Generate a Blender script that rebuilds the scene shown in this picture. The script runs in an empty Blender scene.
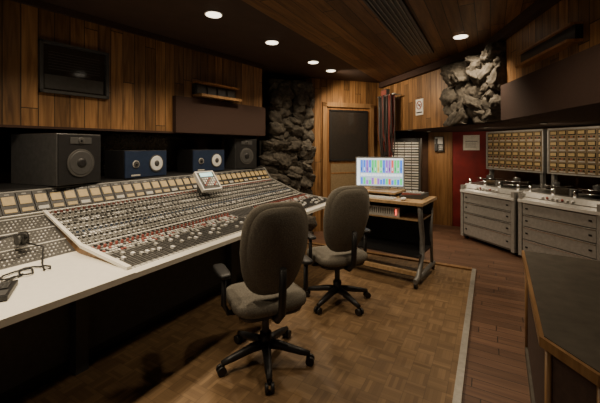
import bpy, math, random
from mathutils import Vector, Matrix, noise
random.seed(7)
scene = bpy.context.scene

# ------------------------------------------------------------------ materials
def nodes_of(m):
    m.use_nodes = True
    return m.node_tree.nodes, m.node_tree.links

def mat(name, col, rough=0.6, metal=0.0, emit=None, es=0.0, var=0.12, scale=30.0, bump=0.0, coat=0.0):
    m = bpy.data.materials.new(name)
    n, l = nodes_of(m)
    b = n["Principled BSDF"]
    b.inputs["Roughness"].default_value = rough
    b.inputs["Metallic"].default_value = metal
    b.inputs["Coat Weight"].default_value = coat
    tc = n.new("ShaderNodeTexCoord")
    nz = n.new("ShaderNodeTexNoise"); nz.inputs["Scale"].default_value = scale; nz.inputs["Detail"].default_value = 4
    l.new(tc.outputs["Object"], nz.inputs["Vector"])
    r = n.new("ShaderNodeValToRGB")
    r.color_ramp.elements[0].position = 0.3; r.color_ramp.elements[1].position = 0.7
    r.color_ramp.elements[0].color = (*[c*(1-var) for c in col], 1)
    r.color_ramp.elements[1].color = (*[min(1, c*(1+var)) for c in col], 1)
    l.new(nz.outputs["Fac"], r.inputs["Fac"])
    l.new(r.outputs["Color"], b.inputs["Base Color"])
    if bump > 0:
        bp = n.new("ShaderNodeBump"); bp.inputs["Strength"].default_value = bump; bp.inputs["Distance"].default_value = 0.02
        l.new(nz.outputs["Fac"], bp.inputs["Height"]); l.new(bp.outputs["Normal"], b.inputs["Normal"])
    if emit:
        b.inputs["Emission Color"].default_value = (*emit, 1)
        b.inputs["Emission Strength"].default_value = es
    return m

def M_(n, l, op, a, b=None, c=None):
    x = n.new("ShaderNodeMath"); x.operation = op
    for i, v in enumerate((a, b, c)):
        if v is None: continue
        if isinstance(v, (int, float)): x.inputs[i].default_value = v
        else: l.new(v, x.inputs[i])
    return x.outputs[0]

def wood(name, c1, c2, pw=0.12, rough=0.45, swap=False, lo=0.55, gap=0.05, blen=0.0):
    m = bpy.data.materials.new(name); n, l = nodes_of(m); b = n["Principled BSDF"]
    b.inputs["Roughness"].default_value = rough
    tc = n.new("ShaderNodeTexCoord"); s = n.new("ShaderNodeSeparateXYZ"); l.new(tc.outputs["UV"], s.inputs[0])
    U, V = s.outputs[0], s.outputs[1]
    if swap: U, V = V, U
    up = M_(n, l, 'DIVIDE', U, pw); idx = M_(n, l, 'FLOOR', up); fr = M_(n, l, 'FRACT', up)
    w = n.new("ShaderNodeTexWhiteNoise"); w.noise_dimensions = '1D'; l.new(idx, w.inputs["W"])
    rv = w.outputs["Value"]; joint = None
    if blen > 0:
        off = M_(n, l, 'MULTIPLY', rv, 7.3)
        vp = M_(n, l, 'ADD', M_(n, l, 'DIVIDE', V, blen), off)
        i2 = M_(n, l, 'FLOOR', vp)
        joint = M_(n, l, 'GREATER_THAN', M_(n, l, 'FRACT', vp), 0.006)
        w2 = n.new("ShaderNodeTexWhiteNoise"); w2.noise_dimensions = '1D'
        l.new(M_(n, l, 'ADD', M_(n, l, 'MULTIPLY', idx, 17.13), i2), w2.inputs["W"]); rv = w2.outputs["Value"]
    cx = n.new("ShaderNodeCombineXYZ")
    l.new(M_(n, l, 'MULTIPLY', U, 28.0), cx.inputs[0]); l.new(M_(n, l, 'MULTIPLY', V, 2.0), cx.inputs[1])
    l.new(M_(n, l, 'MULTIPLY', rv, 40.0), cx.inputs[2])
    nz = n.new("ShaderNodeTexNoise"); nz.inputs["Scale"].default_value = 1.0; nz.inputs["Detail"].default_value = 5; nz.inputs["Distortion"].default_value = 0.8
    l.new(cx.outputs[0], nz.inputs["Vector"])
    r = n.new("ShaderNodeValToRGB"); r.color_ramp.elements[0].position = 0.32; r.color_ramp.elements[1].position = 0.68
    r.color_ramp.elements[0].color = (*c1, 1); r.color_ramp.elements[1].color = (*c2, 1)
    l.new(nz.outputs["Fac"], r.inputs["Fac"])
    br = M_(n, l, 'MULTIPLY_ADD', rv, 1.25-lo, lo)
    g = M_(n, l, 'GREATER_THAN', fr, gap)
    if joint is not None: g = M_(n, l, 'MULTIPLY', g, joint)
    g = M_(n, l, 'MULTIPLY_ADD', g, 0.85, 0.15)
    k = M_(n, l, 'MULTIPLY', br, g)
    vm = n.new("ShaderNodeVectorMath"); vm.operation = 'SCALE'
    l.new(r.outputs["Color"], vm.inputs[0]); l.new(k, vm.inputs["Scale"])
    l.new(vm.outputs[0], b.inputs["Base Color"])
    bp = n.new("ShaderNodeBump"); bp.inputs["Strength"].default_value = 0.4; bp.inputs["Distance"].default_value = 0.01
    l.new(g, bp.inputs["Height"]); l.new(bp.outputs["Normal"], b.inputs["Normal"])
    return m

def parquet(name):
    m = bpy.data.materials.new(name); n, l = nodes_of(m); b = n["Principled BSDF"]
    b.inputs["Roughness"].default_value = 0.55
    tc = n.new("ShaderNodeTexCoord"); s = n.new("ShaderNodeSeparateXYZ"); l.new(tc.outputs["UV"], s.inputs[0])
    c = 0.115
    iu = M_(n, l, 'FLOOR', M_(n, l, 'DIVIDE', s.outputs[0], c)); iv = M_(n, l, 'FLOOR', M_(n, l, 'DIVIDE', s.outputs[1], c))
    par = M_(n, l, 'FLOORED_MODULO', M_(n, l, 'ADD', iu, iv), 2.0)
    inv = M_(n, l, 'SUBTRACT', 1.0, par)
    co = M_(n, l, 'ADD', M_(n, l, 'MULTIPLY', s.outputs[0], par), M_(n, l, 'MULTIPLY', s.outputs[1], inv))
    sp = M_(n, l, 'DIVIDE', co, 0.023); st = M_(n, l, 'FLOOR', sp); fr = M_(n, l, 'FRACT', sp)
    cx = n.new("ShaderNodeCombineXYZ"); l.new(iu, cx.inputs[0]); l.new(iv, cx.inputs[1]); l.new(st, cx.inputs[2])
    w = n.new("ShaderNodeTexWhiteNoise"); w.noise_dimensions = '3D'; l.new(cx.outputs[0], w.inputs["Vector"])
    r = n.new("ShaderNodeValToRGB")
    r.color_ramp.elements[0].color = (0.155, 0.092, 0.043, 1); r.color_ramp.elements[1].color = (0.26, 0.162, 0.078, 1)
    l.new(w.outputs["Value"], r.inputs["Fac"])
    g = M_(n, l, 'MULTIPLY_ADD', M_(n, l, 'GREATER_THAN', fr, 0.08), 0.2, 0.8)
    cf = M_(n, l, 'FRACT', M_(n, l, 'DIVIDE', s.outputs[0], c)); cg = M_(n, l, 'FRACT', M_(n, l, 'DIVIDE', s.outputs[1], c))
    g2 = M_(n, l, 'MULTIPLY', M_(n, l, 'GREATER_THAN', cf, 0.03), M_(n, l, 'GREATER_THAN', cg, 0.03))
    g = M_(n, l, 'MULTIPLY', g, M_(n, l, 'MULTIPLY_ADD', g2, 0.3, 0.7))
    nz = n.new("ShaderNodeTexNoise"); nz.inputs["Scale"].default_value = 1.3; nz.inputs["Detail"].default_value = 3
    l.new(tc.outputs["Object"], nz.inputs["Vector"])
    g = M_(n, l, 'MULTIPLY', g, M_(n, l, 'MULTIPLY_ADD', nz.outputs["Fac"], 0.5, 0.7))
    vm = n.new("ShaderNodeVectorMath"); vm.operation = 'SCALE'
    l.new(r.outputs["Color"], vm.inputs[0]); l.new(g, vm.inputs["Scale"]); l.new(vm.outputs[0], b.inputs["Base Color"])
    return m

WALLWOOD = wood("wall_wood_planks", (0.15, 0.070, 0.024), (0.37, 0.195, 0.074), 0.115, 0.45, lo=0.45, blen=1.3, gap=.06)
CEILWOOD = wood("ceiling_wood_planks", (0.11, 0.050, 0.020), (0.23, 0.115, 0.045), 0.12, 0.5, lo=0.5, blen=2.2, gap=.06)
DOORWOOD = wood("door_wood", (0.19, 0.085, 0.028), (0.36, 0.17, 0.06), 0.5, 0.4, lo=0.8, gap=0.0)
PANELWOOD = wood("panel_wood", (0.26, 0.12, 0.04), (0.44, 0.23, 0.085), 0.35, 0.4, lo=0.8, gap=0.01)
TRIMWOOD = wood("trim_wood", (0.20, 0.105, 0.042), (0.33, 0.19, 0.085), 3.0, 0.4, lo=0.9, gap=0.0)
DESKWOOD = wood("desk_wood", (0.42, 0.27, 0.13), (0.62, 0.42, 0.23), 3.0, 0.35, lo=0.9, gap=0.0)
FLOORWOOD = wood("floor_dark_wood", (0.095, 0.048, 0.029), (0.150, 0.080, 0.048), 0.09, 0.5, swap=True, lo=0.85, blen=1.1)
PARQ = parquet("parquet_floor")
DARKFAB = mat("speaker_soffit_fabric", (0.045, 0.022, 0.015), 0.9, var=0.15, scale=80)
DARKCEIL = mat("ceiling_dark_brown", (0.060, 0.034, 0.025), 0.75, var=0.12, scale=6)
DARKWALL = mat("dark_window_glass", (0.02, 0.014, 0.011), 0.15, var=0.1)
DIMWALL = mat("dim_brown_wall", (0.09, 0.042, 0.022), 0.8, var=0.2, scale=8)
RED = mat("red_panel", (0.20, 0.012, 0.012), 0.7, var=.25, scale=5)
STONE = mat("lava_stone", (0.072, 0.062, 0.049), 0.92, var=0.55, scale=16, bump=0.8)
MORTAR = mat("stone_mortar", (0.015, 0.013, 0.010), 0.9)
BLACK = mat("black_plastic", (0.015, 0.015, 0.016), 0.45)
GREYSIDE = mat("speaker_satin_side", (0.09, 0.09, 0.09), 0.22, coat=0.9)
BLUELIT = mat("blue_lit_baffle", (0.012, 0.026, 0.065), 0.5)  # black baffle, the blue light falling on it put into the colour
WHITECONE = mat("white_cone", (0.75, 0.75, 0.72), 0.6)
DGREY = mat("dark_grey", (0.06, 0.06, 0.06), 0.5)
MGREY = mat("console_panel_grey", (0.20, 0.198, 0.185), 0.45, var=0.1)
PANDARK = mat("console_dark_panel", (0.07, 0.068, 0.065), 0.5)
LGREY = mat("light_grey_cap", (0.52, 0.51, 0.47), 0.4)
CREAM = mat("cream_laminate", (0.80, 0.78, 0.70), 0.4, var=0.03)
WHITE = mat("white_paint", (0.8, 0.79, 0.76), 0.4, var=0.03)
REDCAP = mat("red_cap", (0.34, 0.10, 0.08), 0.4)
BLUECAP = mat("blue_cap", (0.10, 0.14, 0.22), 0.4)
METER = mat("vu_meter_face", (0.52, 0.39, 0.19), 0.5, emit=(1.0, 0.70, 0.30), es=0.04)
METERD = mat("recorder_meter_face", (0.46, 0.34, 0.16), 0.5)
FABRIC = mat("chair_fabric", (0.165, 0.150, 0.122), 0.95, var=0.3, scale=120, bump=0.2)
STEEL = mat("brushed_steel", (0.62, 0.62, 0.60), 0.35, metal=0.85)
STRIP = mat("aluminium_edge_strip", (0.42, 0.40, 0.36), 0.5, metal=0.6)
SILVER = mat("silver_paint", (0.42, 0.41, 0.39), 0.4, metal=0.3)
SILVERD = mat("silver_dark", (0.22, 0.215, 0.205), 0.45, metal=0.3)
CHROME = mat("chrome", (0.85, 0.85, 0.85), 0.12, metal=1.0)
TAN = mat("tan_panel", (0.25, 0.18, 0.10), 0.5)
LAMP = mat("lamp_glow", (1, 0.95, 0.85), 0.5, emit=(1.0, 0.86, 0.66), es=4)
FILLDIM = mat("fill_lens_dim", (0.3, 0.27, 0.22), 0.4, emit=(1.0, 0.8, 0.5), es=0.1)  # barely glowing lens of the added soffit fill spots
CABLE = mat("cable_black", (0.03, 0.025, 0.024), 0.6)
CABLER = mat("cable_dark_red", (0.16, 0.03, 0.025), 0.6)
DESKDARK = mat("dark_leather_top", (0.080, 0.068, 0.053), 0.6, var=0.2, scale=14)
DESKBODY = mat("dark_brown_body", (0.055, 0.030, 0.022), 0.8, var=0.2)
GLASS = mat("door_glass", (0.035, 0.030, 0.026), 0.08)
PAPER = mat("paper", (0.8, 0.76, 0.68), 0.8)
BLIND = mat("blind_slat", (0.62, 0.60, 0.54), 0.5)
REEL = mat("tape_brown", (0.05, 0.03, 0.022), 0.35)

def emis(name, c, s):
    return mat(name, c, 0.4, emit=c, es=s, var=0.0)
SCR_BG = emis("screen_background", (0.45, 0.58, 0.68), 1.2)
SCR_W = emis("screen_white", (0.85, 0.92, 0.95), 1.4)
SCR_BLUE = emis("screen_blue", (0.05, 0.16, 0.65), 1.7)
SCR_GREEN = emis("screen_green", (0.05, 0.55, 0.14), 1.6)
SCR_VIO = emis("screen_violet", (0.30, 0.12, 0.55), 1.4)
SCR_YEL = emis("screen_yellow", (0.75, 0.65, 0.12), 1.3)
SCR_RED = emis("screen_red", (0.70, 0.10, 0.08), 1.3)
SCR_DK = emis("screen_dark", (0.05, 0.09, 0.14), 0.7)
LCD = emis("lcd_cyan", (0.5, 0.85, 0.85), 0.9)
REDLED = emis("red_led", (1, 0.08, 0.04), 4)

# ------------------------------------------------------------------ mesh builder
class MB:
    def __init__(s): s.v=[]; s.f=[]; s.m=[]; s.sm=[]; s.mats=[]; s.T=Matrix.Identity(4)
    def mi(s, m):
        if m not in s.mats: s.mats.append(m)
        return s.mats.index(m)
    def addv(s, p): s.v.append(s.T @ Vector(p)); return len(s.v)-1
    def face(s, idx, m, sm=False): s.f.append(tuple(idx)); s.m.append(s.mi(m)); s.sm.append(sm)
    def box(s, c, d, m, R=None):
        c = Vector(c); ids=[]
        for dx in (-.5,.5):
            for dy in (-.5,.5):
                for dz in (-.5,.5):
                    p = Vector((dx*d[0],dy*d[1],dz*d[2]))
                    if R is not None: p = R @ p
                    ids.append(s.addv(c+p))
        for q in ((0,1,3,2),(4,6,7,5),(0,4,5,1),(2,3,7,6),(0,2,6,4),(1,5,7,3)):
            s.face([ids[i] for i in q], m)
    def bx(s, x0,x1,y0,y1,z0,z1,m): s.box(((x0+x1)/2,(y0+y1)/2,(z0+z1)/2),(x1-x0,y1-y0,z1-z0),m)
    def cyl(s, p0, p1, r0, m, r1=None, n=12, sm=True, capm=None):
        if r1 is None: r1=r0
        p0=Vector(p0); p1=Vector(p1); a=(p1-p0).normalized()
        t=a.cross(Vector((0,0,1)) if abs(a.z)<.9 else Vector((1,0,0))).normalized(); b=a.cross(t)
        A=[];B=[]
        for i in range(n):
            th=2*math.pi*i/n; o=t*math.cos(th)+b*math.sin(th)
            A.append(s.addv(p0+o*r0)); B.append(s.addv(p1+o*r1))
        for i in range(n):
            j=(i+1)%n; s.face((A[i],A[j],B[j],B[i]),m,sm)
        s.face(A[::-1],capm or m); s.face(B,capm or m)
    def prism(s, pts, z0, z1, m, cap=None, bot=None):
        n=len(pts); A=[s.addv((x,y,z0)) for x,y in pts]; B=[s.addv((x,y,z1)) for x,y in pts]
        ms = m if isinstance(m,list) else [m]*n
        for i in range(n):
            j=(i+1)%n; s.face((A[i],A[j],B[j],B[i]),ms[i])
        s.face(A[::-1],bot or cap or ms[0]); s.face(B,cap or ms[0])
    def extr(s, prof, y0, y1, m, cap=None):
        n=len(prof); A=[s.addv((x,y0,z)) for x,z in prof]; B=[s.addv((x,y1,z)) for x,z in prof]
        ms = m if isinstance(m,list) else [m]*n
        for i in range(n):
            j=(i+1)%n; s.face((A[i],A[j],B[j],B[i]),ms[i])
        s.face(A[::-1],cap or ms[0]); s.face(B,cap or ms[0])
    def tube(s, pts, r, m, n=8):
        pts=[Vector(p) for p in pts]; rings=[]; N=len(pts)
        rr = r if isinstance(r,list) else [r]*N
        for k in range(N):
            a=(pts[min(k+1,N-1)]-pts[max(k-1,0)]).normalized()
            t=a.cross(Vector((0,0,1)) if abs(a.z)<.95 else Vector((1,0,0))).normalized(); b=a.cross(t)
            if k>0 and t.dot(pt)<0: t=-t; b=-b
            pt=t
            rings.append([s.addv(pts[k]+(t*math.cos(2*math.pi*i/n)+b*math.sin(2*math.pi*i/n))*rr[k]) for i in range(n)])
        for k in range(N-1):
            for i in range(n):
                j=(i+1)%n; s.face((rings[k][i],rings[k][j],rings[k+1][j],rings[k+1][i]),m,True)
        s.face(rings[0][::-1],m); s.face(rings[-1],m)
    def pad(s, fn, e1, e2, m, nu=20, nv=12):
        def sp(v,e): return math.copysign(abs(v)**e, v)
        rows=[]
        for j in range(1,nv):
            ph=-math.pi/2+math.pi*j/nv
            rows.append([s.addv(fn(sp(math.cos(ph),e1)*sp(math.cos(2*math.pi*i/nu),e2),
                                   sp(math.cos(ph),e1)*sp(math.sin(2*math.pi*i/nu),e2), sp(math.sin(ph),e1))) for i in range(nu)])
        b=s.addv(fn(0,0,-1)); t=s.addv(fn(0,0,1))
        for k in range(len(rows)-1):
            for i in range(nu):
                j=(i+1)%nu; s.face((rows[k][i],rows[k][j],rows[k+1][j],rows[k+1][i]),m,True)
        for i in range(nu):
            j=(i+1)%nu; s.face((b,rows[0][j],rows[0][i]),m,True); s.face((t,rows[-1][i],rows[-1][j]),m,True)
    def build(s, name, bevel=0.0, parent=None):
        import bmesh
        xs=[p.x for p in s.v]; ys=[p.y for p in s.v]; zs=[p.z for p in s.v]
        o=Vector(((min(xs)+max(xs))/2,(min(ys)+max(ys))/2,min(zs)))
        me=bpy.data.meshes.new(name); me.from_pydata([tuple(p-o) for p in s.v],[],s.f)
        for mm in s.mats: me.materials.append(mm)
        for i,p in enumerate(me.polygons): p.material_index=s.m[i]; p.use_smooth=s.sm[i]
        bm=bmesh.new(); bm.from_mesh(me); bmesh.ops.recalc_face_normals(bm,faces=bm.faces); 
        uv=bm.loops.layers.uv.new("UVMap")
        for f in bm.faces:
            nn=f.normal
            if abs(nn.z)>0.8: t=Vector((1,0,0)); w=Vector((0,1,0))
            else:
                t=Vector((0,0,1)).cross(nn)
                t=t.normalized() if t.length>1e-6 else Vector((1,0,0)); w=Vector((0,0,1))
            for lp in f.loops:
                p=lp.vert.co+o; lp[uv].uv=(p.dot(t),p.dot(w))
        bm.to_mesh(me); bm.free()
        ob=bpy.data.objects.new(name,me); ob.location=o; scene.collection.objects.link(ob)
        if bevel>0:
            md=ob.modifiers.new("bevel",'BEVEL'); md.width=bevel; md.segments=2; md.limit_method='ANGLE'; md.angle_limit=math.radians(40)
        if parent: ob.parent=parent
        return ob
def RZ(a): return Matrix.Rotation(math.radians(a),3,'Z')
def TF(x,y,z,a): return Matrix.Translation((x,y,z)) @ Matrix.Rotation(math.radians(a),4,'Z')

# ------------------------------------------------------------------ room shell
H=2.72
b=MB(); b.bx(-3.9,3.2,-2.6,7.5,-0.06,0.0,FLOORWOOD); b.build("floor")
b=MB()
b.bx(-3.05,-0.19,-2.5,4.50,0.0,0.012,PARQ)
b.bx(-3.05,-0.19,4.50,4.57,0.0,0.03,TRIMWOOD)
b.bx(-0.19,-0.145,-2.5,4.57,0.0,0.02,STRIP)
b.build("floor_parquet")

b=MB()
b.bx(-3.9,-1.8,-2.6,7.5,H,H+0.08,DARKCEIL)
b.bx(-1.8,3.2,-2.6,7.5,H,H+0.08,CEILWOOD)
b.build("ceiling")

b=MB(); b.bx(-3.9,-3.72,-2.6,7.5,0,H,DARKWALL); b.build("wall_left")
def wx(y): return -3.28+0.125*(y-1.31)
b=MB(); b.prism([(wx(-2.5),-2.5),(wx(4.02),4.02),(-3.72,4.02),(-3.72,-2.5)],1.67,H-0.002,WALLWOOD,cap=DARKFAB)
b.build("wall_left_upper")
b=MB()
for (z0,z1,w) in ((1.655,1.675,0.012),(H-0.06,H-0.004,0.03)):
    b.prism([(wx(-2.5)+w,-2.5),(wx(4.02)+w,4.02),(wx(4.02)-.02,4.02),(wx(-2.5)-.02,-2.5)],z0,z1,DARKFAB)
b.build("trim_1")
P1=(-2.74,5.2); P2=(-1.79,6.29)
# diagonal wall built as three pieces round the door opening
def wp(t,o=0.0): return (P1[0]+.657*t-.754*o, P1[1]+.754*t+.657*o)
b=MB(); b.prism([(-3.72,4.9),(-3.0,5.25),P1,wp(.20),wp(.20,.14),(-3.0,5.6),(-3.72,5.6)],0,H-0.002,WALLWOOD); b.build("wall_door_side")
b=MB(); b.prism([wp(1.24),P2,(-1.79,7.2),(-1.95,7.2),wp(1.24,.14)],0,H-0.002,WALLWOOD); b.build("wall_door_side")
b=MB(); b.prism([wp(.20),wp(1.24),wp(1.24,.14),wp(.20,.14)],2.302,H-0.002,WALLWOOD); b.build("wall_door_header")
b=MB(); b.bx(-1.79,0.0,7.0,7.2,0,H,DIMWALL); b.build("wall_back")
b=MB(); b.prism([(0.0,7.0),(2.8,4.32),(3.0,4.5),(0.1,7.25)],0,1.80,DIMWALL); b.build("wall_back_right")
b=MB(); b.bx(2.8,2.95,-2.5,4.4,0,1.80,DIMWALL); b.build("wall_right")
SZ=1.785
sof=[P2,(-.55,5.06),(0,4.49),(.154,4.07),(.614,2.81),(1.2,1.2),(1.5,-2.5),(3.1,-2.5),(3.1,7.4),(-1.79,7.4)]
b=MB(); b.prism(sof,SZ,H-0.002,[WALLWOOD]*8+[DARKFAB]*2,cap=DARKFAB,bot=DARKFAB); b.build("wall_right_upper")
def strip(b,p,q,t0,t1,z0,z1,m):
    dx,dy=q[0]-p[0],q[1]-p[1]; L=math.hypot(dx,dy)
    nx,ny=dy/L,-dx/L
    pts=[(p[0]+nx*t0,p[1]+ny*t0),(q[0]+nx*t0,q[1]+ny*t0),(q[0]+nx*t1,q[1]+ny*t1),(p[0]+nx*t1,p[1]+ny*t1)]
    b.prism(pts,z0,z1,m)
b=MB()
for i in range(6): strip(b,sof[i],sof[i+1],0.0,0.07,2.62,H-0.004,DARKFAB)
b.build("trim_2")
b=MB()
def lerp(p,q,t): return (p[0]+(q[0]-p[0])*t,p[1]+(q[1]-p[1])*t)
strip(b,sof[3],sof[4],0.0,0.06,SZ-0.01,2.14,DARKFAB)
strip(b,sof[4],sof[5],0.0,0.06,SZ-0.01,2.14,DARKFAB)
b.build("trim_3")
b=MB()
b.prism([(wx(2.56)+.06,2.56),(wx(4.02)+.06,4.02),(wx(4.02)-.01,4.02),(wx(2.56)-.01,2.56)],1.665,2.08,DARKFAB)
b.build("trim_4")
def downlight_or_fill(x,y,z,e,ang=110,col=(1,.80,.55),blend=.6,r=.07,tgt=None,soft=.06,dim=False):
    d=MB()
    d.cyl((x,y,z-0.008),(x,y,z-0.001),r+.012,DGREY if dim else WHITE,n=24)
    d.cyl((x,y,z-0.012),(x,y,z-0.0085),r,FILLDIM if dim else LAMP,n=24)
    ob=d.build("downlight_or_fill_body")  # shared by ceiling fixtures and by spots added only as fill
    L=bpy.data.lights.new("downlight_or_fill_spot",'SPOT'); L.energy=e; L.spot_size=math.radians(ang); L.spot_blend=blend
    L.color=col; L.shadow_soft_size=soft
    lo=bpy.data.objects.new("spot",L); scene.collection.objects.link(lo)
    lo.parent=ob; lo.location=(0,0,-0.03)
    if tgt:
        v=Vector(tgt)-Vector((x,y,z-.03)); lo.rotation_euler=v.to_track_quat('-Z','Y').to_euler()
    return ob

b=MB()
y0,y1=1.33,1.87
def lslab(b,y0,y1,z0,z1,o0,o1,m):
    b.prism([(wx(y0)+o1,y0),(wx(y1)+o1,y1),(wx(y1)+o0,y1),(wx(y0)+o0,y0)],z0,z1,m)
lslab(b,y0,y1,1.96,2.40,0,0.008,GLASS)
for (a,c,e,f) in ((y0,y1,2.375,2.40),(y0,y1,1.96,1.985),(y0,y0+.025,1.96,2.40),(y1-.025,y1,1.96,2.40)): lslab(b,a,c,e,f,0,0.035,DGREY)
for i in range(7): lslab(b,y0+.07,y1-.07,2.17+i*.024,2.174+i*.024,0.006,0.010,DGREY)
lslab(b,y0+.04,y1-.04,2.0,2.12,0.006,0.012,PANDARK)
b.build("window_1")
b=MB()
lslab(b,2.82,3.45,2.10,2.13,0,0.16,TRIMWOOD); lslab(b,2.82,3.45,2.13,2.26,0,0.05,BLACK); lslab(b,2.82,3.45,2.26,2.28,0,0.12,DOORWOOD)
for i in range(4): lslab(b,2.84+i*.155,2.96+i*.155,2.15,2.24,0.05,0.06,DGREY)
b.build("air_vent")
b=MB()
pA=lerp(sof[3],sof[4],.30); pB=lerp(sof[3],sof[4],.88)
strip(b,pA,pB,0,0.10,2.23,2.25,DOORWOOD); strip(b,pA,pB,0,0.05,2.25,2.35,BLACK); strip(b,pA,pB,0,0.08,2.35,2.365,DOORWOOD)
b.build("air_vent")

# ------------------------------------------------------------------ stone columns
def rocks(name, segs, seed):
    rnd=random.Random(seed); b=MB()
    import bmesh
    base=bmesh.new(); bmesh.ops.create_icosphere(base,subdivisions=4,radius=1.0)
    bv=[v.co.copy() for v in base.verts]; bf=[[v.index for v in f.verts] for f in base.faces]; base.free()
    for (p,q,z0,z1,back) in segs:
        dx,dy=q[0]-p[0],q[1]-p[1]; L=math.hypot(dx,dy); t=Vector((dx/L,dy/L,0)); n=Vector((dy/L,-dx/L,0))
        pts=[(p[0],p[1]),(q[0],q[1]),(q[0]-n.x*back,q[1]-n.y*back),(p[0]-n.x*back,p[1]-n.y*back)]
        b.prism(pts,z0,z1,MORTAR)
        ncol=max(1,round(L/.22)); cw=L/ncol
        for ci in range(ncol):
            z=z0-rnd.uniform(0,.1)
            while z<z1-0.02:
                h=rnd.uniform(.10,.24); w=cw*rnd.uniform(1.0,1.4)
                xc=min(L-w*.38,max(w*.38,cw*(ci+.5)+rnd.uniform(-.06,.06)))
                c=Vector((p[0],p[1],0))+t*xc+n*rnd.uniform(-.05,.05)+Vector((0,0,min(z1-.05,max(z0+.05,z+h/2))))
                off=Vector((rnd.uniform(-50,50),rnd.uniform(-50,50),rnd.uniform(-50,50))); tilt=rnd.uniform(-.8,.8)
                planes=[(Vector((rnd.gauss(0,1),rnd.gauss(0,1),rnd.gauss(0,1))).normalized(),rnd.uniform(.6,.9)) for _ in range(7)]
                i0=len(b.v)
                for co in bv:
                    k=co*(1.12+.25*noise.noise(co*1.8+off))
                    for pn,pd in planes:
                        dd=k.dot(pn)
                        if dd>pd: k=k-pn*(dd-pd)*.85
                    k=k*(1+.16*noise.noise(co*4+off)+.10*noise.noise(co*9+off))
                    lx=k.x*w*.60; lz=k.z*h*.66; ly=k.y*.12
                    lx,lz=lx*math.cos(tilt)-lz*math.sin(tilt), lz*math.cos(tilt)+lx*math.sin(tilt)
                    zz=c.z+lz; zz=max(z0,min(z1,zz)); xx=xc+lx; xx=max(-.02,min(L+.02,xx))
                    pp=Vector((p[0],p[1],0))+t*xx+n*((c-Vector((p[0],p[1],0))).dot(n)+ly)
                    b.v.append(Vector((pp.x,pp.y,zz)))
                for f in bf: b.face([i0+kk for kk in f],STONE,True)
                z+=h*.85
    return b.build(name)
rocks("stone_column",[((-3.10,4.42),(-2.70,5.13),1.45,H-.12,.12),((-3.18,4.28),(-2.70,5.13),0,1.60,.12)],3)
rocks("stone_column",[((-.50,4.98),(-.02,4.48),SZ,2.60,.02),((-.02,4.46),(.135,4.10),SZ,2.60,.02)],5)

# ------------------------------------------------------------------ door in the door wall
A=Vector((.657,.754,0)); N=Vector((.754,-.657,0)); O=Vector((P1[0],P1[1],0))
def wallT(o,a,n):
    m=Matrix.Identity(4)
    for i in range(3): m[i][0]=a[i]; m[i][1]=-n[i]; m[i][2]=(0,0,1)[i]; m[i][3]=o[i]
    return m
b=MB(); b.T=wallT(O,A,N)
b.bx(.205,1.235,-.03,0.05,0,2.30,DOORWOOD)
b.bx(.205,.28,-.06,-.03,0,2.30,TRIMWOOD); b.bx(1.16,1.235,-.06,-.03,0,2.30,TRIMWOOD); b.bx(.205,1.235,-.06,-.03,2.22,2.30,TRIMWOOD)
b.bx(.36,1.08,-.05,-.03,1.28,2.14,GLASS)
for q in ((.33,.36,1.25,2.17),(1.08,1.11,1.25,2.17)): b.bx(q[0],q[1],-.06,-.03,q[2],q[3],BLACK)
for q in ((1.25,1.28),(2.14,2.17)): b.bx(.33,1.11,-.06,-.03,q[0],q[1],BLACK)
b.bx(.36,1.0,-.045,-.03,.35,1.20,TAN); b.bx(.36,1.0,-.05,-.03,1.02,1.04,DOORWOOD)
b.cyl((1.08,-.03,1.05),(1.08,-.10,1.05),.015,CHROME); b.cyl((1.08,-.095,1.05),(.97,-.095,1.05),.012,CHROME)
b.build("door_1")
b=MB(); b.bx(-1.02,-.66,6.93,7.0,0,1.785,PANELWOOD); b.bx(-1.05,-1.02,6.92,7.0,0,1.785,DOORWOOD); b.bx(-.66,-.62,6.92,7.0,0,1.785,DOORWOOD); b.build("wall_wood_panel")
b=MB(); b.bx(-.62,0.0,6.94,7.0,0,1.785,RED); b.build("wall_red_panel")
b=MB(); b.box((-.30,6.938,1.58),(.27,.008,.28),PAPER); b.bx(-.40,-.20,6.932,6.936,1.60,1.61,DGREY)
for i in range(5): b.bx(-.40,-.22,6.932,6.936,1.49+i*.02,1.495+i*.02,MGREY)
b.build("paper_notice")
b=MB(); b.bx(-.93,-.77,6.86,6.93,1.42,1.70,DGREY); b.bx(-.92,-.78,6.85,6.86,1.56,1.69,WHITE); b.bx(-.91,-.87,6.82,6.86,1.43,1.66,BLACK)
for i in range(3):
    for j in range(3): b.bx(-.85+i*.025,-.835+i*.025,6.855,6.86,1.45+j*.03,1.465+j*.03,WHITE)
b.build("wall_telephone")
A2=Vector((1.24,-1.23,0)).normalized(); N2=Vector((-A2.y,A2.x,0)); N2=-N2 if N2.dot(Vector((0,-1,0)))<0 else N2
O2=Vector((-.954,5.46,0))
b=MB(); b.T=wallT(O2,A2,N2)
b.bx(-.09,.09,-.012,0.004,2.0,2.25,WHITE)
for i in range(20):
    a0=2*math.pi*i/20; a1=2*math.pi*(i+1)/20
    b.tube([(.06*math.cos(a0),-.014,2.155+.06*math.sin(a0)),(.06*math.cos(a1),-.014,2.155+.06*math.sin(a1))],.008,REDCAP,6)
b.tube([(-.04,-.014,2.195),(.04,-.014,2.115)],.007,REDCAP,6)
b.bx(-.03,.035,-.016,-.012,2.15,2.165,BLACK)
b.bx(-.07,.07,-.014,-.012,2.03,2.05,BLACK)
b.build("no_smoking_sign")
b=MB(); b.T=wallT(Vector((-1.66,6.16,0)),A2,N2)
b.bx(-.10,.10,-.06,0,2.44,2.56,DGREY); b.bx(-.085,.085,-.075,-.06,2.455,2.545,REDCAP)
b.build("recording_light")
b=MB()
cx,cy=-1.57,5.84
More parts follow.
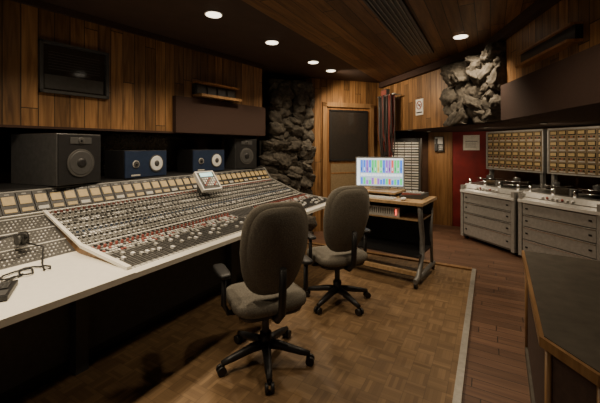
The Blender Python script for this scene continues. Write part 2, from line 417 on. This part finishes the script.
b.tube([(cx-.20,cy+.12,2.40),(cx+.2,cy-.2,2.40)],.012,STEEL)
for s_ in (-.14,.14): b.tube([(cx+s_,cy-s_*.8,2.40),(cx+s_+.20,cy-s_*.8+.20,2.40)],.01,STEEL)
rnd=random.Random(4)
for i in range(32):
    t=rnd.uniform(-1,1); x=cx+t*.14; y=cy-t*.11; ln=rnd.uniform(.7,1.35); w=rnd.uniform(.02,.045)
    m=rnd.choice([CABLE,CABLE,CABLER,DGREY]); pts=[]
    for k in range(13):
        u=k/12; side=-1 if u<.5 else 1
        zz=2.41-ln*math.sin(math.pi*u)
        pts.append((x+side*w*min(1,4*abs(u-.5)),y-.02+.02*math.sin(7*u+i),zz))
    b.tube(pts,.010,m,6)
b.build("hanging_cables")

b=MB()
b.bx(-.90,-.62,1.5,4.52,H-.02,H-.001,BLACK)
for s_ in (-.90,-.64): b.bx(s_,s_+.02,1.5,4.52,H-.03,H-.015,DGREY)
for i in range(6): b.bx(-.865+i*.04,-.855+i*.04,1.52,4.5,H-.028,H-.018,MGREY)
b.build("ceiling_vent")

# ------------------------------------------------------------------ mixing console
b=MB()
Y0,YC,Y1=-1.2,1.20,4.10
TZ=1.195
FX=-1.84
prof=[(-1.78,.74),(-1.78,.772),(FX,.780),(-2.35,.835),(-2.86,1.02),(-2.97,1.18),(-3.0,TZ),(-3.55,TZ),(-3.55,1.165),(-3.05,1.15),(-3.0,.62),(-2.3,.62)]
pm=[CREAM,CREAM,MGREY,MGREY,PANDARK,BLACK,BLACK,BLACK,BLACK,BLACK,BLACK,BLACK]
b.extr(prof,YC,Y1-.1,pm,cap=TRIMWOOD)
prof1=[(-1.78,.74),(-1.78,.772),(FX,.780),(-2.35,.835),(-2.86,1.02),(-2.97,1.18),(-3.0,TZ),(-3.08,TZ),(-3.08,1.15),(-3.0,.62),(-2.3,.62)]
b.extr(prof1,Y1-.1,Y1,pm[:10]+[BLACK],cap=TRIMWOOD)
prof2=[(-1.78,.74),(-1.78,.775),(-1.90,.785),(-2.38,.79),(-2.42,.80),(-2.86,1.02),(-2.97,1.18),(-3.0,TZ),(-3.55,TZ),(-3.55,1.165),(-3.05,1.15),(-3.0,.62),(-2.3,.62)]
pm2=[CREAM,CREAM,CREAM,CREAM,PANDARK,PANDARK]+[BLACK]*7
b.extr(prof2,Y0,YC,pm2,cap=BLACK)
b.bx(-2.95,-2.42,Y0+.1,Y1-.1,0.012,.64,BLACK)
for y in (Y0+.05,YC,2.7,Y1-.05):
    b.bx(-2.95,-2.34,y-.04,y+.04,0.012,.66,DGREY)
b.bx(-2.46,-2.41,Y0+.1,Y1-.1,.10,.55,DGREY)
b.extr([(-1.79,.70),(-1.79,.79),(-2.35,.85),(-2.86,1.04),(-2.98,TZ),(-3.08,TZ),(-3.08,.6),(-2.25,.6)],Y1,Y1+.04,MGREY)
def onseg(p,q,t,h):
    dx,dz=q[0]-p[0],q[1]-p[1]; L=math.hypot(dx,dz); n=(dz/L,-dx/L)
    if n[1]<0: n=(-n[0],-n[1])
    return (p[0]+dx*t+n[0]*h, p[1]+dz*t+n[1]*h), n
def knob(y,p,q,t,r,h,m,n=7,capm=None):
    a,_=onseg(p,q,t,0.0); c,_=onseg(p,q,t,h)
    b.cyl((a[0],y,a[1]),(c[0],y,c[1]),r,m,r1=r*.8,n=n,sm=False,capm=capm)
def flat(y,w,p,q,t0,t1,h,m):
    a,_=onseg(p,q,t0,0); c,_=onseg(p,q,t1,0); d,_=onseg(p,q,t1,h); e,_=onseg(p,q,t0,h)
    ids=[b.addv((k[0],y-w/2,k[1])) for k in (a,c,d,e)]+[b.addv((k[0],y+w/2,k[1])) for k in (a,c,d,e)]
    for f in ((0,1,2,3),(7,6,5,4),(0,4,5,1),(1,5,6,2),(2,6,7,3),(3,7,4,0)): b.face([ids[i] for i in f],m)
F0,F1=(FX,.780),(-2.35,.835); E0,E1=(-2.35,.835),(-2.86,1.02); G0,G1=(-2.86,1.02),(-2.97,1.18)
NS=72; sw=(Y1-YC)/NS; rnd=random.Random(11)
for i in range(NS):
    y=YC+sw*(i+.5)
    master = 33<=i<=42
    flat(y-sw/2,.003,F0,F1,0,1,.004,BLACK); flat(y-sw/2,.003,E0,E1,0,1,.004,BLACK)
    if master:
        flat(y,sw*.98,F0,F1,.05,.95,.003,PANDARK)
        for t in (.12,.22,.32,.45): knob(y,F0,F1,t,.008,.012,rnd.choice([LGREY,DGREY,WHITE]))
        flat(y,sw*.5,F0,F1,.60,.88,.008,DGREY)
    else:
        flat(y,.024,F0,F1,.06,.54,.002,PANDARK); flat(y,.005,F0,F1,.08,.52,.004,BLACK)
        t=.10+rnd.random()*.36
        flat(y,.019,F0,F1,t,t+.06,.018,WHITE if i%2 else LGREY)
        flat(y,sw*.9,F0,F1,.0,.03,.003,LGREY)
        for t in (.58,.65,.72): 
            for o in (-.010,.010): flat(y+o,.012,F0,F1,t,t+.04,.008,rnd.choice([LGREY,WHITE,WHITE,LGREY,REDCAP,DGREY]))
        for t in (.82,.91): knob(y,F0,F1,t,.011,.02,REDCAP if t<.9 else DGREY,capm=REDCAP if t<.9 else (LGREY if i%2 else MGREY))
    for k in range(13):
        t=.04+k*.075
        if k in (3,8):
            for o in (-.010,.010): flat(y+o,.012,E0,E1,t-.018,t+.018,.008,rnd.choice([WHITE,LGREY,LGREY,DGREY]))
        else:
            c=[DGREY,LGREY,DGREY,0,BLUECAP,DGREY,LGREY,DGREY,0,DGREY,LGREY,DGREY,REDCAP][k]
            knob(y,E0,E1,t,.0105,.018,c,capm=[LGREY,MGREY,WHITE][(k+i//4)%3])
flat((YC+Y1)/2,Y1-YC,E0,E1,.0,.015,.006,CREAM); flat((YC+Y1)/2,Y1-YC,E0,E1,.975,1.0,.01,CREAM)
flat((Y0+YC)/2,YC-Y0,E0,E1,.975,1.0,.01,CREAM); flat(YC,.03,F0,F1,0,1,.02,CREAM); flat(YC,.025,E0,E1,0,1,.015,CREAM)
H0,H1=(-2.42,.80),(-2.86,1.02)
for r_ in range(15):
    t=.05+r_*.063
    if r_%5==4:
        flat((YC+YC-1.35)/2,1.35,H0,H1,t-.01,t+.01,.003,LGREY); continue
    for j in range(56):
        y=YC-.03-j*.023
        knob(y,H0,H1,t,.0062,.005,[WHITE,LGREY,LGREY,MGREY,LGREY][(j+r_)%5],n=6)
nm=54; mw=(Y1-Y0)/nm
for i in range(nm):
    y=Y0+mw*(i+.5)
    flat(y,mw*.94,G0,G1,.06,.93,.010,BLACK)
    flat(y,mw*.72,G0,G1,.42,.76,.014,METER)
    flat(y,mw*.70,G0,G1,.12,.26,.013,METER if i%3 else LGREY)
    flat(y,mw*.30,G0,G1,.82,.88,.012,MGREY)
flat((Y0+Y1)/2,Y1-Y0,G0,G1,.95,1.0,.006,MGREY)
console=b.build("mixing_console")

# ------------------------------------------------------------------ speakers
def speaker(name,x,y,z,ang,w,h,d,kind):
    b=MB(); b.T=TF(x,y,z,ang)
    side=GREYSIDE if kind=='big' else BLACK; baf=BLACK if kind=='big' else BLUELIT
    b.bx(-d/2,d/2,-w/2,w/2,0,h,side); b.bx(d/2-.001,d/2+.012,-w/2+.006,w/2-.006,.006,h-.006,baf)
    f=d/2+.012
    def driver(cy,cz,r,m,ring):
        b.cyl((f-.005,cy,cz),(f+.008,cy,cz),r,ring,n=28); b.cyl((f+.008,cy,cz),(f+.012,cy,cz),r*.88,m,r1=r*.80,n=28)
        b.cyl((f+.012,cy,cz),(f+.022,cy,cz),r*.36,DGREY if m is WHITECONE else BLACK,r1=r*.2,n=20)
    if kind=='big':
        driver(0,h*.42,.115,DGREY,PANDARK); b.bx(f,f+.006,-.09,.09,h*.80,h*.93,DGREY); driver(0,h*.865,.030,PANDARK,DGREY)
    else:
        sg=kind
        driver(sg*w*.22,h*.5,.088,WHITECONE,DGREY); driver(-sg*w*.26,h*.5,.036,DGREY,LGREY)
        b.bx(f,f+.003,-sg*w*.26-.05,-sg*w*.26+.05,.02,.035,LGREY)
    return b.build(name,bevel=.006)
speaker("studio_monitor_speaker",-3.21,1.44,1.197,9,.37,.41,.56,'big')
speaker("nearfield_speaker",-3.15,2.14,1.197,4,.50,.27,.28,1)
speaker("nearfield_speaker",-3.15,3.02,1.197,-4,.50,.27,.28,1)
speaker("studio_monitor_speaker",-3.12,3.74,1.197,-16,.36,.42,.28,'big')

b=MB()
R=Matrix.Rotation(math.radians(-8),3,'Z')@Matrix.Rotation(math.radians(48),3,'Y')
c=Vector((-2.68,2.66,1.125))
def rb(o,d,m): b.box(c+R@Vector(o),d,m,R)
rb((0,0,0),(.25,.24,.045),WHITE); rb((0,0,.024),(.215,.205,.006),DGREY)
rb((-.07,0,.029),(.05,.16,.006),LCD)
for i in range(4):
    for j in range(6): rb((-.015+i*.028,-.07+j*.028,.030),(.018,.018,.01),[LGREY,WHITE,WHITE,REDCAP][(i+j)%4])
b.box((-2.74,2.66,1.07),(.06,.14,.11),DGREY)
b.build("tape_remote_controller")
b=MB()
pts=[]
hc=Vector((-2.52,.86,.935))
for k in range(17):
    a=math.pi*k/16; pts.append((hc.x+.02+.09*math.sin(a)*.9,hc.y+.085*math.cos(a),hc.z+.05*math.sin(a)))
b.tube(pts,.008,BLACK)
for s_ in (-1,1):
    b.cyl((hc.x+.01,hc.y+s_*.062,hc.z),(hc.x+.01,hc.y+s_*.098,hc.z),.042,BLACK,n=20); b.cyl((hc.x+.01,hc.y+s_*.045,hc.z),(hc.x+.01,hc.y+s_*.062,hc.z),.036,DGREY,n=20)
cab=[(hc.x,hc.y+.09,hc.z-.03),(hc.x+.08,hc.y+.16,hc.z-.06),(hc.x+.16,hc.y+.12,.797)]
for k in range(26):
    a=k*.55; rr_=.055+.012*math.sin(k*1.3); cab.append((-2.27+rr_*math.cos(a),.93-k*.006+rr_*math.sin(a),.797+.0015*(k%4)))
cab.append((-2.18,.70,.797)); cab.append((-2.22,.45,.797))
b.tube(cab,.005,BLACK)
b.build("headphones")
b=MB(); b.T=TF(-2.06,.68,.790,60)
b.bx(-.05,.05,-.11,.11,0,.022,BLACK); b.bx(-.04,.04,-.10,-.03,.022,.026,DGREY); b.bx(-.03,.03,-.01,.08,.022,.03,DGREY)
for i in range(3):
    for j in range(4): b.bx(-.027+i*.02,-.013+i*.02,-.005+j*.02,.007+j*.02,.03,.034,DGREY)
b.build("handheld_remote",bevel=.003)

# ------------------------------------------------------------------ chairs
def chair(x,y,ang,base_rot):
    b=MB(); b.T=TF(x,y,.0125,ang)
    for k in range(5):
        a=math.radians(base_rot+72*k); cx,sx=math.cos(a),math.sin(a)
        b.tube([(0,0,.12),(.1*cx,.1*sx,.115),(.24*cx,.24*sx,.085),(.31*cx,.31*sx,.07)],[.035,.03,.024,.018],BLACK,8)
        px,py=.30*cx,.30*sx
        b.cyl((px,py,.075),(px,py,.04),.010,DGREY,n=8)
        for o in (-.018,.018):
            ax=Vector((-sx,cx,0)); c0=Vector((px+.012*cx,py+.012*sx,.029))
            b.cyl(c0+ax*(o-.010),c0+ax*(o+.010),.029,BLACK,n=16)
    b.cyl((0,0,.10),(0,0,.20),.04,BLACK,n=16); b.cyl((0,0,.20),(0,0,.36),.025,DGREY,n=16)
    b.bx(-.13,.10,-.09,.09,.355,.40,BLACK)
    b.pad(lambda u,v,w:(.03+.25*u, .255*v*(1-.05*u), .445+.05*w+.012*v*v-.02*max(0,u)**2-.01*(1-u*u)*(1 if w>0 else 0)),.45,.5,FABRIC,28,12)
    b.pad(lambda u,v,w:(.02+.22*u,.225*v,.405+.03*w),.4,.4,BLACK,20,8)
    def bk(u,v,w):
        wd=.235*(1-.10*w*w)*(1 - .16*max(0,-w)); z=.83+.315*w
        xx=-.235-.07*w+.045*u+.07*v*v+.03*(w*w)
        return (xx,wd*v,z)
    b.pad(lambda a,c_,t: bk(t,a,c_),.55,.52,FABRIC,40,10)
    b.pad(lambda a,c_,t: (lambda p:(p[0]-.026,p[1]*.90,.83+(p[2]-.83)*.92))(bk(t*.8,a,c_)),.5,.52,FABRIC,40,8)
    b.tube([(-.08,0,.38),(-.22,0,.385),(-.29,0,.45),(-.30,0,.60),(-.31,0,.74)],[.028,.026,.025,.025,.022],BLACK,10)
    for s_ in (-1,1):
        b.tube([(-.02,s_*.16,.385),(-.02,s_*.27,.40),(-.03,s_*.30,.46),(-.03,s_*.30,.64)],[.018,.018,.018,.016],BLACK,10)
        b.pad(lambda u,v,w:(.03+.13*u,s_*.30+.042*v,.66+.018*w),.5,.5,BLACK,20,8)
    return b.build("office_chair")
chair(-1.36,1.90,146,20)
chair(-1.28,2.97,143,45)

# ------------------------------------------------------------------ workstation desk with casters
DX,DY,DA=-1.64,3.84,-6
D=MB(); D.T=TF(DX,DY,0.0,DA)
Wd=1.0
b=D; Z0=.013
b.bx(-.02,Wd+.02,0,.62,.862,.895,DESKWOOD)
b.bx(0,.64,.22,.62,.935,.955,DESKWOOD); b.bx(.01,.03,.24,.60,.895,.935,DGREY); b.bx(.59,.61,.24,.60,.895,.935,DGREY)
for x in (0.02,Wd-.02):
    b.tube([(x,.04,.862),(x,.07,.72),(x,.14,.50),(x,.13,.30),(x,.05,.16),(x,-.04,.10),(x,-.12,.085)],[.027]*7,SILVERD,10)
    b.tube([(x,-.12,.088),(x,.62,.088)],.026,SILVERD,10)
    b.tube([(x,.55,.862),(x,.50,.5),(x,.55,.10)],.018,SILVERD,10)
    for yy in (-.10,.60):
        b.cyl((x-.014,yy,Z0+.029),(x+.014,yy,Z0+.029),.029,BLACK,n=16); b.cyl((x,yy,.04),(x,yy,.085),.01,DGREY,n=8)
b.bx(.02,Wd-.02,-.0,.05,.10,.14,DESKWOOD); b.bx(.02,Wd-.02,.0,.55,.30,.32,BLACK)
b.bx(.02,Wd-.02,.50,.53,.32,.86,BLACK)
b.bx(.02,Wd-.02,.08,.50,.68,.695,DESKWOOD)
D.build("computer_desk")
b=MB(); b.T=TF(DX,DY,0,DA)
b.bx(.10,.72,.10,.48,.696,.80,DGREY); b.bx(.08,.74,.09,.10,.696,.805,LGREY)
for i in range(22): b.bx(.11+i*.027,.116+i*.027,.086,.09,.725,.79,BLACK)
for i in range(4): b.cyl((.70,.09,.725+i*.018),(.70,.08,.725+i*.018),.006,REDLED,n=8)
b.build("outboard_processor")
b=MB(); b.T=TF(DX,DY,0,DA)
b.bx(.25,.68,.04,.17,.896,.912,WHITE)
for i in range(14):
    for j in range(4): b.bx(.26+i*.0295,.284+i*.0295,.05+j*.028,.073+j*.028,.912,.917,LGREY)
b.build("computer_keyboard")
b=MB(); b.T=TF(DX,DY,.896,DA); b.pad(lambda u,v,w:(.78+.03*u,.11+.05*v,.016+.016*w),.7,.8,WHITE,16,8); b.build("computer_mouse")
b=MB(); b.T=TF(DX,DY,.896,DA)
b.extr([(.68,0.0),(.68,.03),(.94,.055),(.94,0)],.26,.56,DGREY); b.bx(.70,.92,.28,.30,.03,.06,REDCAP)
for i in range(6):
    b.bx(.71+i*.035,.73+i*.035,.34,.36,.04,.062,LGREY)
    b.bx(.71+i*.035,.73+i*.035,.42,.50,.04,.060,WHITE)
b.build("midi_controller")
b=MB(); b.T=TF(-1.225,4.20,.956,14)
b.box((0,.06,.008),(.24,.18,.012),STEEL); b.box((0,.08,.12),(.08,.012,.22),STEEL,Matrix.Rotation(math.radians(-8),3,'X'))
b.bx(-.305,.305,0.02,.05,.03,.415,SILVER)
b.bx(-.288,.288,.014,.021,.048,.398,SCR_BG)
b.bx(-.288,.288,.012,.0145,.385,.398,SCR_W); b.bx(-.288,-.25,.012,.0145,.05,.38,SCR_W)
rnd=random.Random(2)
seq=[SCR_BLUE,SCR_BLUE,SCR_VIO,SCR_BLUE,SCR_GREEN,SCR_GREEN,SCR_YEL,SCR_GREEN,SCR_BLUE,SCR_VIO,SCR_VIO,SCR_RED,SCR_GREEN,SCR_GREEN,SCR_BLUE]
for i in range(15):
    x=-.240+i*.035
    b.bx(x,x+.027,.011,.0145,.215,.375,seq[i]); b.bx(x+.008,x+.016,.010,.0118,.24,.28,SCR_W if i%2 else SCR_DK)
    b.bx(x,x+.027,.011,.0145,.17,.20,SCR_W)
    b.bx(x,x+.027,.011,.0145,.065,.065+.05+rnd.random()*.04,seq[(i*4+1)%15])
b.build("computer_monitor")

b=MB(); b.T=TF(-1.33,6.12,0,6)
b.bx(-.27,.27,0,.45,0,1.66,BLACK)
for s_ in (-.27,.24): b.bx(s_,s_+.03,-.012,0,0.05,1.66,DGREY)
z=.10; i=0
while z<1.60:
    b.bx(-.235,.235,-.03,0,z,z+.026,[BLIND,BLIND,WHITE][i%3])
    z+=.047; i+=1
for x in (-.12,.0,.12): b.bx(x-.005,x+.005,-.034,-.03,.1,1.6,DGREY)
b.build("equipment_rack")
b=MB(); b.T=TF(-1.9,5.35,0,-40)
b.bx(-.32,.32,0,.4,0,.80,BLACK); 
for k in range(8):
    b.bx(-.28,.28,-.012,0,.08+k*.088,.15+k*.088,[DGREY,SILVERD,PANDARK][k%3])
    for j in range(8): b.cyl((-.25+j*.07,-.012,.115+k*.088),(-.25+j*.07,-.024,.115+k*.088),.012,LGREY if j%2 else DGREY,n=8)
b.build("equipment_rack")

# ------------------------------------------------------------------ tape machines
def tape(x,y,ang):
    b=MB(); b.T=TF(x,y,0,ang)
    W,Dp,Ht=.98,.66,.92
    b.bx(0,W,.03,Dp,.06,.84,SILVERD)
    for s_ in (0,W-.05): b.bx(s_,s_+.05,0,Dp,.05,.88,SILVER)
    for s_ in (.05,W-.05):
        for yy in (.08,Dp-.08):
            b.cyl((s_-.02,yy,.035),(s_+.02,yy,.035),.035,BLACK,n=14); b.cyl((s_,yy,.035),(s_,yy,.07),.012,DGREY,n=8)
    zs=[(.09,.27),(.285,.44),(.455,.60),(.615,.76)]
    for k,(a,c) in enumerate(zs):
        b.bx(.06,W-.06,.008,.03,a,c,SILVER)
        b.bx(.06,W-.06,.004,.008,c-.012,c-.004,CHROME)
        b.bx(.10,.13,.0,.008,(a+c)/2-.01,(a+c)/2+.01,BLACK); b.bx(W-.13,W-.10,.0,.008,(a+c)/2-.01,(a+c)/2+.01,BLACK)
    pr=[(0.0,.77),(0.0,.80),(.10,.90),(Dp,.94),(Dp,.84),(.03,.77)]
    n=len(pr); A_=[b.addv((0.0,p[0],p[1])) for p in pr]; B_=[b.addv((W,p[0],p[1])) for p in pr]
    for i in range(n):
        j=(i+1)%n; b.face((A_[i],A_[j],B_[j],B_[i]),WHITE if i==0 else (SILVER if i==1 else STEEL))
    b.face(A_[::-1],WHITE); b.face(B_,WHITE)
    b.bx(0,W,-.012,.0,.765,.80,WHITE)
    for cx_,rp in ((.25,.10),(W-.25,.14)):
        b.cyl((cx_,.34,.925),(cx_,.34,.955),.06,DGREY,n=24)
        b.cyl((cx_,.34,.955),(cx_,.34,.960),.185,CHROME,n=40)
        b.cyl((cx_,.34,.960),(cx_,.34,1.005),rp,REEL,n=36)
        b.cyl((cx_,.34,1.005),(cx_,.34,1.010),.185,CHROME,n=40)
        b.cyl((cx_,.34,1.010),(cx_,.34,1.045),.045,DGREY,n=20); b.cyl((cx_,.34,1.045),(cx_,.34,1.06),.02,CHROME,n=12)
    b.bx(W/2-.10,W/2+.10,.12,.24,.90,.99,SILVERD); b.bx(W/2-.08,W/2+.08,.11,.13,.92,1.0,CHROME)
    for cx_ in (.06,.36,W-.36,W-.06): b.cyl((cx_,.14,.895),(cx_,.14,.98),.022,CHROME,n=16)
    for k in range(7): b.cyl((.3+k*.06,.05,.85),(.3+k*.06,.04,.87),.014,[WHITE,REDCAP,LGREY][k%3],n=10)
    for s_ in (.03,W-.07): b.bx(s_,s_+.04,Dp-.10,Dp-.04,.9,1.15,SILVERD)
    y0=Dp-.12
    b.bx(0.0,W,y0,Dp-.0,1.13,1.755,SILVERD)
    b.bx(0,W,y0-.015,y0,1.735,1.755,SILVER); b.bx(0,W,y0-.015,y0,1.13,1.145,SILVER)
    for s_ in (0,W-.015): b.bx(s_,s_+.015,y0-.015,y0,1.13,1.755,SILVER)
    nc,nr=8,4
    cw=(W-.05)/nc; rh=(1.73-1.15)/nr
    for r_ in range(nr):
        for c_ in range(nc):
            x0=.025+c_*cw; z0=1.15+r_*rh
            b.bx(x0+.003,x0+cw-.003,y0-.008,y0,z0+.003,z0+rh-.003,TAN)
            b.bx(x0+.012,x0+cw-.012,y0-.014,y0-.008,z0+rh*.50,z0+rh*.92,BLACK)
            b.bx(x0+.020,x0+cw-.020,y0-.018,y0-.014,z0+rh*.58,z0+rh*.86,METERD)
            for k in range(3): b.cyl((x0+cw*(.25+.25*k),y0-.008,z0+rh*.32),(x0+cw*(.25+.25*k),y0-.022,z0+rh*.32),.009,BLACK if k!=1 else REDCAP,n=8)
            b.bx(x0+.02,x0+cw-.02,y0-.014,y0-.008,z0+rh*.08,z0+rh*.16,LGREY)
    return b.build("tape_machine")
tape(-.42,6.08,-43.8)
e=Vector((math.cos(math.radians(-43.8)),math.sin(math.radians(-43.8))))
tape(-.42+e.x*1.04,6.08+e.y*1.04,-43.8)

# ------------------------------------------------------------------ producer desk foreground right
top=[(.17,1.62),(.31,1.44),(1.08,1.44),(1.2,1.58),(1.2,2.86),(.20,2.91)]
def inset(pts,d):
    out=[]; n=len(pts)
    for i in range(n):
        p0,p1,p2=Vector(pts[i-1]),Vector(pts[i]),Vector(pts[(i+1)%n])
        d1=(p1-p0).normalized(); d2=(p2-p1).normalized()
        n1=Vector((-d1.y,d1.x)); n2=Vector((-d2.y,d2.x))
        k=(n1+n2); k=k/(1+n1.dot(n2))
        out.append(tuple(p1+k*d))
    return out
b=MB()
b.prism(inset(top,.035),0,.70,DESKBODY)
b.prism(top,.71,.748,TRIMWOOD)
b.prism(inset(top,.016),.745,.752,DESKDARK)
ins=inset(top,.03)
for p in ins: b.cyl((p[0],p[1],0),(p[0],p[1],.71),.012,TRIMWOOD,n=10)
b.prism(inset(top,.02),0.0,.07,DESKDARK)
b.build("producer_desk")

# ------------------------------------------------------------------ lights
for y,e_ in ((.25,42),(1.25,58),(2.26,60),(3.20,60),(4.24,48)):
    downlight_or_fill(-2.2,y,H,e_,ang=128)
downlight_or_fill(-2.2,4.85,H,95,ang=140,tgt=(-1.55,5.7,1.4))
downlight_or_fill(-1.75,.55,H,180,ang=54,tgt=(-2.10,.85,.8),blend=.8)  # out-of-view spot added to brighten the white desk surface
downlight_or_fill(-.28,4.06,H,80,ang=140,tgt=(-.5,4.5,1.0))
downlight_or_fill(-.25,2.3,H,45,ang=140)  # out-of-view fill added to lift the right wood wall, stone and floor
for (x,y,e_,t_) in ((-.05,5.45,13,(.1,6.0,1.1)),(.55,4.85,13,(.8,5.3,1.1)),(-.95,6.3,20,(-.95,6.6,0))):
    downlight_or_fill(x,y,SZ,e_,ang=150,tgt=t_,r=.03,dim=True)  # fill spots added under the soffit for the tape machines and wood panel
downlight_or_fill(-1.15,5.70,SZ,12,ang=120,tgt=(-1.3,6.1,.8),r=.03,dim=True)  # another added fill under the soffit, aimed at the slatted rack

w=bpy.data.worlds.new("World"); scene.world=w; w.use_nodes=True
w.node_tree.nodes["Background"].inputs[0].default_value=(1.0,.85,.7,1); w.node_tree.nodes["Background"].inputs[1].default_value=.18

# ------------------------------------------------------------------ camera
cam=bpy.data.cameras.new("Camera"); co=bpy.data.objects.new("Camera",cam); scene.collection.objects.link(co)
co.location=(0,0,1.5); co.rotation_euler=(math.radians(90),0,math.radians(29.7))
cam.sensor_width=36; cam.lens=19.98; cam.shift_y=-54.5/600; cam.clip_start=.02
scene.camera=co
